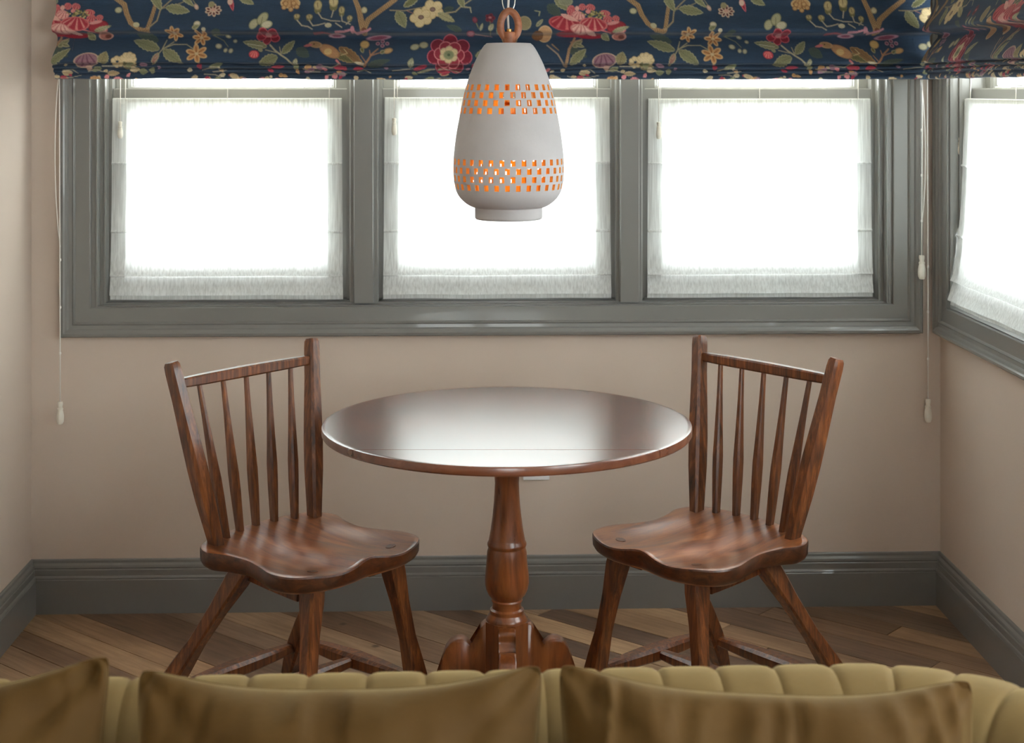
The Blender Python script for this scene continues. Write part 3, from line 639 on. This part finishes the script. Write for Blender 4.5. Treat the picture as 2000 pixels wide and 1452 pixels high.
disc_part('top_board', -9, SEAM-.0012); disc_part('top_board', SEAM+.0012, 9)
k = 1/857.0
def zt(y): return 1.5-(y-175)*k
col = [(.040, TZ-.021), (.0285, zt(931)), (.0275, zt(945)), (.0285, zt(965)), (.0300, zt(985)), (.0330, zt(1010)), (.0370, zt(1035)), (.0405, zt(1052)), (.0418, zt(1058)), (.0445, zt(1062)), (.0450, zt(1065)), (.0440, zt(1068)), (.0425, zt(1070)), (.0430, zt(1073)), (.0450, zt(1078)), (.0468, zt(1100)), (.0500, zt(1125)), (.0505, zt(1140)), (.0480, zt(1152)), (.0420, zt(1163)), (.0355, zt(1169)), (.0345, zt(1171)), (.0360, zt(1174)), (.0335, zt(1178)), (.0325, zt(1184)), (.0335, zt(1189)), (.0385, zt(1192)), (.0395, zt(1196)), (.0390, zt(1198)), (.0400, zt(1200)), (.0450, zt(1206)), (.0480, zt(1211)), (.0475, zt(1214)), (.0440, zt(1216))]
lathe('column', col, M['pedestal_wood'], tb, n=64, sharp=40)
zh = zt(1214)
bm = bmesh.new()
hub = [(.052*cos(radians(22.5+45*i))*1.0, .052*sin(radians(22.5+45*i))) for i in range(8)]
b0 = [bm.verts.new((x, y, .06)) for x, y in hub]; b1 = [bm.verts.new((x, y, zh+.002)) for x, y in hub]
for i in range(8): bm.faces.new((b0[i], b0[(i+1) % 8], b1[(i+1) % 8], b1[i]))
bm.faces.new(b0); bm.faces.new(b1); bmo('hub', bm, M['pedestal_wood'], tb)
# scrolled board legs: outline (radius, height)
LEG = [(.03,.285),(.050,.286),(.058,.279),(.0615,.270),(.0600,.262),(.064,.254),(.070,.249),(.073,.240),(.0745,.234),(.080,.233),(.084,.238),(.092,.246),(.104,.251),(.116,.250),(.128,.243),(.138,.231),(.1445,.215),(.1485,.195),(.150,.170),(.154,.140),(.166,.110),(.190,.080),(.225,.055),(.262,.040),(.280,.030),(.284,.018),(.278,.004),(.262,0),(.235,.004),(.190,.024),(.140,.050),(.090,.066),(.050,.070),(.03,.072)]
def table_leg(ang):
    h = .019; bm = bmesh.new(); a = []
    inner = [(x-(.0025 if x > .05 else 0), z) for x, z in LEG]
    def ring(pts, y): return [bm.verts.new((x, y, z)) for x, z in pts]
    cx = sum(p[0] for p in LEG)/len(LEG); cz = sum(p[1] for p in LEG)/len(LEG)
    def shr(f): return [(x+(cx-x)*f, z+(cz-z)*f) for x, z in LEG]
    R = [ring(shr(.03), -h), ring(shr(.008), -h+.002), ring(LEG, -h+.005), ring(LEG, h-.005), ring(shr(.008), h-.002), ring(shr(.03), h)]
    n = len(LEG)
    for p, q in zip(R, R[1:]):
        for i in range(n): bm.faces.new((p[i], p[(i+1) % n], q[(i+1) % n], q[i]))
    f0 = bm.faces.new(R[0]); f1 = bm.faces.new(R[-1]); bmesh.ops.triangulate(bm, faces=[f0, f1])
    o = bmo('leg', bm, M['pedestal_wood'], tb); o.rotation_euler = (0,0,ang); autosmooth(o, 50)
for q in range(4): table_leg(q*pi/2+radians(1))

# ------------------------------------------------------------------ chairs
def cat(pts, per, closed=True):
    out = []; n = len(pts)
    for i in range(n if closed else n-1):
        g = lambda k: Vector(pts[k % n]) if closed else Vector(pts[min(max(k, 0), n-1)])
        p0, p1, p2, p3 = g(i-1), g(i), g(i+1), g(i+2)
        for j in range(per):
            t = j/per; out.append(.5*((2*p1)+(p2-p0)*t+(2*p0-5*p1+4*p2-p3)*t*t+(3*p1-p0-3*p2+p3)*t**3))
    return out
half = [(-.062,0),(-.058,.075),(-.044,.140),(-.022,.186),(.018,.203),(.065,.186),(.125,.176),(.185,.190),(.245,.209),(.300,.200),(.334,.160),(.350,.105),(.350,.055)]
outl = half+[(.343,0)]+[(x, -y) for x, y in reversed(half[1:])]
OUT = cat([(x, y, 0) for x, y in outl], 4)
SZ = .452
def seat_z(x, y):
    g = lambda cx, cy, sx, sy: math.exp(-((x-cx)/sx)**2-((y-cy)/sy)**2)
    return SZ + .004 - .020*(g(.22,.095,.16,.075)+g(.22,-.095,.16,.075)) - .008*g(.1,0,.09,.14) + .006*g(.35,0,.05,.04) + .004*g(-.06,0,.05,.3) - .004*max(0, (abs(y)-.16)/.05)
def make_chair():
    root = empty('spindle_back_chair')
    c = (.13, 0); rings = [(.0,0,0),(.15,0,0),(.3,0,0),(.45,0,0),(.6,0,0),(.74,0,0),(.85,0,0),(.93,0,0),(.975,0,0),(.992,0,-.0012),(1.0,0,-.005),(.995,1,.424),(.975,1,.415),(.94,1,.409),(.5,1,.409),(0,1,.409)]
    v = []; f = []; n = len(OUT)
    for fr, mode, dz in rings:
        for p in OUT:
            x, y = c[0]+(p.x-c[0])*fr, c[1]+(p.y-c[1])*fr
            v.append((x, y, (seat_z(x, y)+dz) if mode == 0 else dz-.012*max(0, 1-abs(y)/.25)*(0)))
    for j in range(len(rings)-1):
        for i in range(n): f.append((j*n+i, j*n+(i+1) % n, (j+1)*n+(i+1) % n, (j+1)*n+i))
    o = pyd('seat', v, f, M['seat_wood'], root)
    bm = bmesh.new(); bm.from_mesh(o.data); bmesh.ops.remove_doubles(bm, verts=bm.verts, dist=1e-5); bmesh.ops.recalc_face_normals(bm, faces=bm.faces); bm.to_mesh(o.data); bm.free(); autosmooth(o, 27)
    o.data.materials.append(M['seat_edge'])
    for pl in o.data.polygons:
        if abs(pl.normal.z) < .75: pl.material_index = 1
    W = M['chair_wood']
    # back posts: broad flat, thicker in the middle, rounded heads
    for s in (-1, 1):
        bar('back_post', (.0, .148*s, .425), (-.086, .218*s, .872), [0,.05,.12,.3,.45,.6,.8,.95,.985,1], [.012,.013,.0145,.0178,.0185,.0175,.0155,.0155,.0145,.0115], W, root, us=[.015,.0165,.0175,.021,.0215,.020,.0175,.0175,.0165,.0135], side=(0,1,0), sq=.16)
    zr = .822; fx = -.078
    bar('top_rail', (fx, -.200, zr), (fx, .200, zr), [0,.06,.2,.5,.8,.94,1], [.0105,.0115,.0125,.0132,.0125,.0115,.0105], W, root, us=[.009,.0105,.0118,.0122,.0118,.0105,.009], side=(0,0,1), sq=.15, bow=(-.004,0,0))
    for i in range(5):
        q = (i-2)/2; yb = .104*q; xb = -.022-.02*(1-q*q)
        bar('spindle', (xb, yb, .43), (fx-.003, .142*q, zr-.008), [0,.1,.3,.42,.6,.8,1], [.0075,.0085,.0105,.0108,.0085,.0062,.005], W, root, us=[.0085,.0095,.0115,.0118,.009,.0066,.0052], side=(0,1,0), sq=.2)
    ft = []
    for s in (-1, 1):
        for (tx, ty), (bx, by) in ((((.285, .122), (.335, .195))), ((.075, .132), (-.185, .232))):
            p0 = Vector((tx, ty*s, .415)); p1 = Vector((bx, by*s, 0)); ft.append((p0, p1))
            dn = Vector((p1.x-p0.x, p1.y-p0.y, 0)); d = (p1-p0).normalized()
            bar('leg', p0, p1, [0,.08,.25,.45,.6,.75,.9,1], [.021,.0215,.0172,.0158,.0205,.0235,.021,.017], W, root, us=[.023,.0235,.0178,.016,.020,.0225,.0205,.0165], side=(0,1,0), sq=.12)
    P = lambda i, t: ft[i][0].lerp(ft[i][1], t)
    tL = [0,.1,.3,.5,.7,.9,1]; wL = [.011,.014,.021,.025,.021,.014,.011]; uL = [.010,.012,.016,.018,.016,.012,.010]
    for a, b in ((0,1),(2,3)): bar('side_stretcher', P(a,.70), P(b,.74), tL, wL, W, root, us=uL, side=(0,1,0), sq=.2)
    bar('rear_stretcher', P(1,.78), P(3,.78), tL, wL, W, root, us=uL, side=(1,0,0), sq=.2)
    m0 = (P(0,.70)+P(1,.74))/2; m1 = (P(2,.70)+P(3,.74))/2
    bar('medial_stretcher', m0, m1, tL, [q*.9 for q in wL], W, root, us=uL, side=(1,0,0), sq=.2)
    # battens under the seat, tapered at the ends
    for y in (-.112, .112): bar('seat_batten', (.05, y, .397), (.245, y, .388), [0,.12,.5,.9,1], [.020,.021,.021,.021,.020], W, root, us=[.008,.014,.018,.020,.020], side=(0,1,0), sq=.06)
    for s in (-1, 1):
        x, y = .285, .122*s
        bm = bmesh.new(); z = seat_z(x, y)
        vs = [bm.verts.new((x+.012*cos(a), y+.012*sin(a), seat_z(x+.012*cos(a), y+.012*sin(a))+.0012)) for a in [2*pi*i/12 for i in range(12)]]
        lo = [bm.verts.new((p.co.x, p.co.y, p.co.z-.006)) for p in vs]
        bm.faces.new(vs)
        for i in range(12): bm.faces.new((vs[i], vs[(i+1) % 12], lo[(i+1) % 12], lo[i]))
        bmo('tenon_peg', bm, W, root)
    return root
ch = make_chair()
def copy_tree(o, parent=None):
    c = o.copy(); C.objects.link(c); c.parent = parent
    for k_ in o.children: copy_tree(k_, c)
    return c
ch.location = (-.4687, 3.6629, 0); ch.rotation_euler = (0,0,radians(-41.6))
tag(ch, 'dark wooden spindle back chair at the left side of the round table', 'chair', 'spindle back chairs at the round table')
ch2 = copy_tree(ch); ch2.location = (.6632, 3.6786, 0); ch2.rotation_euler = (0,0,radians(-142.0))
tag(ch2, 'dark wooden spindle back chair at the right side of the round table', 'chair')

# ------------------------------------------------------------------ pendant lamp
LP = empty('pendant_lamp', (tcx+.004, tcy, 0)); tag(LP, 'grey white pierced ceramic pendant lamp glowing orange above the table', 'pendant lamp')
LPY = [(85.5,44),(88,47.5),(100,55.5),(125,68),(150,77.5),(165,82.2),(190,88.8),(222,95),(260,102),(300,107),(330,108.3),(350,107.3),(368,104.2),(380,99.5),(390,92),(397,84),(402,76),(405,69)]
def lr(y):
    ysx = [p[0] for p in LPY]
    if y <= ysx[0]: return LPY[0][1]
    if y >= ysx[-1]: return LPY[-1][1]
    i = max(j for j in range(len(ysx)) if ysx[j] <= y); i = min(i, len(ysx)-2)
    x0, x1 = ysx[i], ysx[i+1]; t = (y-x0)/(x1-x0)
    m = lambda j: (LPY[min(j+1, len(LPY)-1)][1]-LPY[max(j-1, 0)][1])/(LPY[min(j+1, len(LPY)-1)][0]-LPY[max(j-1, 0)][0])
    h = x1-x0; a, b = LPY[i][1], LPY[i+1][1]
    return (2*t**3-3*t*t+1)*a+(t**3-2*t*t+t)*h*m(i)+(-2*t**3+3*t*t)*b+(t**3-t*t)*h*m(i+1)
up = [(165,176.5),(180,191.5),(195,206.5),(210,221.5)]; lo_ = [(309,320.5),(325,336.5),(341,352.5),(357,368.5)]
yl = sorted(set([85.5,88,94,100,108,116,125,134,142,150,157]+[q for r in up+lo_ for q in r]+[230,240,250,260,270,280,290,300,374,380,385,390,394,397,400,402,403.5,405]))
ND = 832; v = []; f = []
for y in yl:
    r = lr(y)*k
    for i in range(ND): a = 2*pi*i/ND; v.append((r*cos(a), r*sin(a), zt(y)))
for j in range(len(yl)-1):
    ym = (yl[j]+yl[j+1])/2; hole = None
    for rows, cell in ((up, 16), (lo_, 13)):
        for ri, (a, b) in enumerate(rows):
            if a < ym < b: hole = (ri, cell)
    for i in range(ND):
        if hole:
            c_ = i//hole[1]; q = i % hole[1]
            if (c_+hole[0]) % 2 == 0 and 0 < q < hole[1]-1: continue
        f.append((j*ND+i, j*ND+(i+1) % ND, (j+1)*ND+(i+1) % ND, (j+1)*ND+i))
me = bpy.data.meshes.new('lamp_shade'); me.from_pydata(v, [], f)
bm = bmesh.new(); bm.from_mesh(me); bmesh.ops.recalc_face_normals(bm, faces=bm.faces); bmesh.ops.delete(bm, geom=[x for x in bm.verts if not x.link_faces], context='VERTS'); bm.to_mesh(me); bm.free()
sh = link('lamp_shade', me, M['ceramic'], LP, smooth=True); me.materials.append(M['glaze_in'])
so = sh.modifiers.new('wall', 'SOLIDIFY'); so.thickness = .009; so.offset = -1; so.material_offset = 1; so.material_offset_rim = 1; so.use_even_offset = False
es = sh.modifiers.new('edges', 'EDGE_SPLIT'); es.split_angle = radians(40)
lathe('top_disc', [(.004,zt(84.5)),(.0505,zt(84.5)),(.0525,zt(86)),(.0525,zt(91)),(.049,zt(92)),(.004,zt(92))], M['ceramic'], LP, n=64)
foot = [(r*k, zt(y)) for r, y in ((70,402.5),(67,404.5),(65.8,407),(65.8,424),(65.2,427),(63,428.5),(56,428.5),(54.5,426),(54.5,404),(60,402.5))]
lathe('foot_ring', foot+[foot[0]], M['ceramic'], LP, n=72, cap=False, sharp=45)
# oval wooden link
n = 48; pts = []
for i in range(n):
    a = 2*pi*i/n; pts.append((1.5*k+17.5*k*sin(a)*(1-.10*cos(a)), 0, zt(48.5)+27*k*cos(a)))
tube('wooden_link', pts, 7.3*k, M['link_wood'], LP, n=14, closed=True)
lathe('wooden_stub', [(12.5*k, zt(85)), (12.5*k, zt(64)), (11*k, zt(62)), (.001, zt(62))], M['link_wood'], LP, n=24, loc=(1.5*k,0,0))
lathe('stub_collar', [(5.5*k, zt(62)), (5.5*k, zt(57)), (4*k, zt(56)), (.0005, zt(56))], M['brass'], LP, n=16, loc=(1.5*k,0,0))
pts = [(12.5*k*sin(2*pi*i/40), .002, zt(-1)+24*k*cos(2*pi*i/40)) for i in range(40)]
tube('steel_chain_link', pts, 1.3*k, M['steel'], LP, n=8, closed=True)
tube('suspension_cord', [(0, .004, zt(57)), (-1.5*k, .006, zt(30)), (0, .006, zt(0)), (0, .004, CEIL-.03)], 2.2*k, M['cord'], LP)
tube('steel_rod', [(0, -.004, zt(-24)), (0, -.004, zt(-80)), (0, 0, CEIL-.03)], 1.2*k, M['steel'], LP)
lathe('ceiling_rose', [(.055, CEIL), (.055, CEIL-.006), (.03, CEIL-.03), (.004, CEIL-.034)], M['brass'], LP, n=32)
bulbm = bpy.data.materials.new('warm_bulb'); bulbm.use_nodes = True; nt = bulbm.node_tree; nt.nodes.clear()
oo = N(bulbm, 'ShaderNodeOutputMaterial'); em = N(bulbm, 'ShaderNodeEmission'); em.inputs[0].default_value = (1, .58, .14, 1); em.inputs[1].default_value = 8; L(bulbm, em.outputs[0], oo.inputs[0])
lathe('bulb', [(.001, zt(306)), (.014, zt(304)), (.026, zt(294)), (.030, zt(282)), (.027, zt(268)), (.016, zt(250)), (.013, zt(240))], bulbm, LP, n=24)
lathe('lamp_holder', [(.016, zt(242)), (.018, zt(240)), (.018, zt(205)), (.008, zt(200)), (.006, zt(92))], M['brass'], LP, n=20)

# ------------------------------------------------------------------ sofa
SO = empty('channelled_sofa', (0, 2.075, 0), .018); tag(SO, 'mustard velvet sofa with a channelled rolled back, seen from its front', 'sofa')
R0 = .28; CXR = .525; CXL = -.84; ARM = .63
segs = [('L', (CXL-R0, -R0-ARM), ARM), ('CL', None, R0*pi/2), ('B', None, CXR-CXL), ('CR', None, R0*pi/2), ('R', None, ARM)]
tot = sum(s[2] for s in segs)
def path(s):
    """point on the roll's axis and inward normal"""
    if s < ARM: return Vector((CXL-R0, -R0-ARM+s, 0)), Vector((1,0,0))
    s -= ARM
    if s < R0*pi/2: a = s/R0; return Vector((CXL-R0*cos(a), -R0+R0*sin(a), 0)), Vector((cos(a), -sin(a), 0))
    s -= R0*pi/2
    if s < CXR-CXL: return Vector((CXL+s, 0, 0)), Vector((0,-1,0))
    s -= CXR-CXL
    if s < R0*pi/2: a = s/R0; return Vector((CXR+R0*sin(a), -R0+R0*cos(a), 0)), Vector((-sin(a), -cos(a), 0))
    s -= R0*pi/2
    return Vector((CXR+R0, -R0-s, 0)), Vector((-1,0,0))
RZ, RR = .617, .088
prof = [(.150,.34),(.128,.42),(.112,.49),(.100,.545)]
for i in range(17):
    a = radians(-18+i*(232/16)); prof.append((RR*cos(a)+.004, RZ+RR*sin(a)))
prof += [(-.062,.555),(-.060,.53)]
def channel(s0, s1):
    nu = 12; v = []; f = []; n = len(prof)
    # profile normals
    nr = []
    for i in range(n):
        a = Vector(prof[max(i-1, 0)]); b = Vector(prof[min(i+1, n-1)]); d = (b-a).normalized(); nr.append(Vector((d.y, -d.x)))
    for i in range(nu+1):
        t = i/nu; s = s0+(s1-s0)*t; p, nn = path(min(max(s, 0), tot-1e-6)); b = .0055*((1-abs(2*t-1)**4)**.6)
        for q in range(n):
            w_ = prof[q][0]+nr[q].x*b; z = prof[q][1]+nr[q].y*b; pt = p+nn*w_; v.append((pt.x, pt.y, z))
    for i in range(nu):
        for q in range(n-1): f.append((i*n+q, i*n+q+1, (i+1)*n+q+1, (i+1)*n+q))
    return pyd('velvet_channel', v, f, M['velvet'], SO, smooth=True)
# channel seams: place so that the seams on the straight back fall where they are seen
cw = .0795; s_b0 = ARM+R0*pi/2; seamX = -.213
s = s_b0+(seamX-CXL); 
while s > cw*.5: s -= cw
cuts = [0]
while s < tot:
    if s > cuts[-1]+.03: cuts.append(s)
    s += cw
if tot-cuts[-1] < .03: cuts[-1] = tot
else: cuts.append(tot)
for a, b in zip(cuts, cuts[1:]): channel(a, b)
# outer shell of back and arms
v = []; f = []; ns = 60
for i in range(ns+1):
    p, nn = path(tot*i/ns*.99999)
    for w_, z in ((-.060,.56),(-.056,.10),(.09,.10),(.09,.50)): q = p+nn*w_; v.append((q.x, q.y, z))
for i in range(ns):
    for j in range(3): f.append((i*4+j, i*4+j+1, (i+1)*4+j+1, (i+1)*4+j))
f.append((0,1,2,3)); f.append(tuple(ns*4+j for j in range(4)))
pyd('outer_shell', v, f, M['velvet'], SO, smooth=False)
box('seat_deck', (CXL-R0+.09, CXR+R0-.09, -R0-ARM+.02, -.09, .10, .235), M['velvet'], SO, .02)
mid = (CXL+CXR)/2
for a, b in ((CXL-R0+.152, mid-.002), (mid+.002, CXR+R0-.152)):
    box('seat_cushion', (a, b, -R0-ARM+.0, -.155, .235, .36), M['velvet'], SO, .03)
for x in (CXL-R0+.03, CXR+R0-.03):
    for y in (-R0-ARM+.06, -.06 if False else -.16):
        lathe('sofa_foot', [(.016,0),(.022,.02),(.028,.07),(.03,.102)], M['chair_wood'], SO, n=16, loc=(x, y, 0))

# ------------------------------------------------------------------ pillows
def pillow(label, w_, h_, T, loc, rx, ry, rz, seed):
    root = empty('throw_pillow', loc); root.rotation_euler = (rx, ry, rz)
    tag(root, label, 'pillow', 'mustard velvet pillows on the sofa')
    n = 90; V3 = lambda a, b, c: Vector((a, b, c))
    def pos(u, v, side):
        # outline with pulled-out corner ears
        x = u*w_/2*(1-.075*(1-v*v)-.04*(u*v)**10); z = v*h_/2*(1-(.17 if v > 0 else .08)*(1-abs(u)**3)-.07*(u*v)**10)
        e = max(0, (1-u**4)*(1-v**4)); th = T*max(0, (1-u*u)*(1-v*v))**.5*(1 if side > 0 else .45)
        # a few deep soft creases gathered in from the top seam and the corners, broad dents on the face
        q = u*3.4+1.1*v*u+seed*5+.4*noise.noise(V3(u*2.0, v*1.6+seed, seed))
        rid = 1-2.2*abs(noise.noise(V3(q*1.7, v*.5+seed, seed)))
        mod = min(1, max(0, .5+1.6*noise.noise(V3(u*1.6+seed*2, seed, 4))))
        seam = math.exp(-max(0, 1-abs(v))/.42)
        cd = abs(abs(u)-abs(v)); corner = math.exp(-(cd/.10)**2)*max(0, abs(u*v)-.30)
        big = noise.noise(V3(u*2.1+.8*v+seed, v*1.8-.9*u, seed*3))
        big2 = noise.noise(V3(u*4.3-1.6*v+seed*2, v*2.2+1.3*u, seed))
        fold = (rid-.5)*.050*seam*mod*e**.45 - .045*corner*e**.3 + (.040*big+.018*big2)*e**.6
        return (x, -side*(th+fold*(1 if side > 0 else .3)), z)
    for side, nm in ((1, 'front_panel'), (-1, 'back_panel')):
        v = []; f = []
        for j in range(n+1):
            for i in range(n+1):
                a = sin((2*i/n-1)*pi/2); b = sin((2*j/n-1)*pi/2); v.append(pos(a, b, side))
        for j in range(n):
            for i in range(n): q = j*(n+1)+i; f.append((q, q+1, q+n+2, q+n+1))
        pyd(nm, v, f, M['pillow'], root, smooth=True)
    per = []
    m_ = 60
    for i in range(m_): per.append(pos(-1+2*i/m_, 1, 1))
    for i in range(m_): per.append(pos(1, 1-2*i/m_, 1))
    for i in range(m_): per.append(pos(1-2*i/m_, -1, 1))
    for i in range(m_): per.append(pos(-1, -1+2*i/m_, 1))
    tube('piping', [(p[0], 0, p[2]) for p in per], 0.0012, M['pillow'], root, n=6, closed=True)
    return root
tilt = radians(-24)
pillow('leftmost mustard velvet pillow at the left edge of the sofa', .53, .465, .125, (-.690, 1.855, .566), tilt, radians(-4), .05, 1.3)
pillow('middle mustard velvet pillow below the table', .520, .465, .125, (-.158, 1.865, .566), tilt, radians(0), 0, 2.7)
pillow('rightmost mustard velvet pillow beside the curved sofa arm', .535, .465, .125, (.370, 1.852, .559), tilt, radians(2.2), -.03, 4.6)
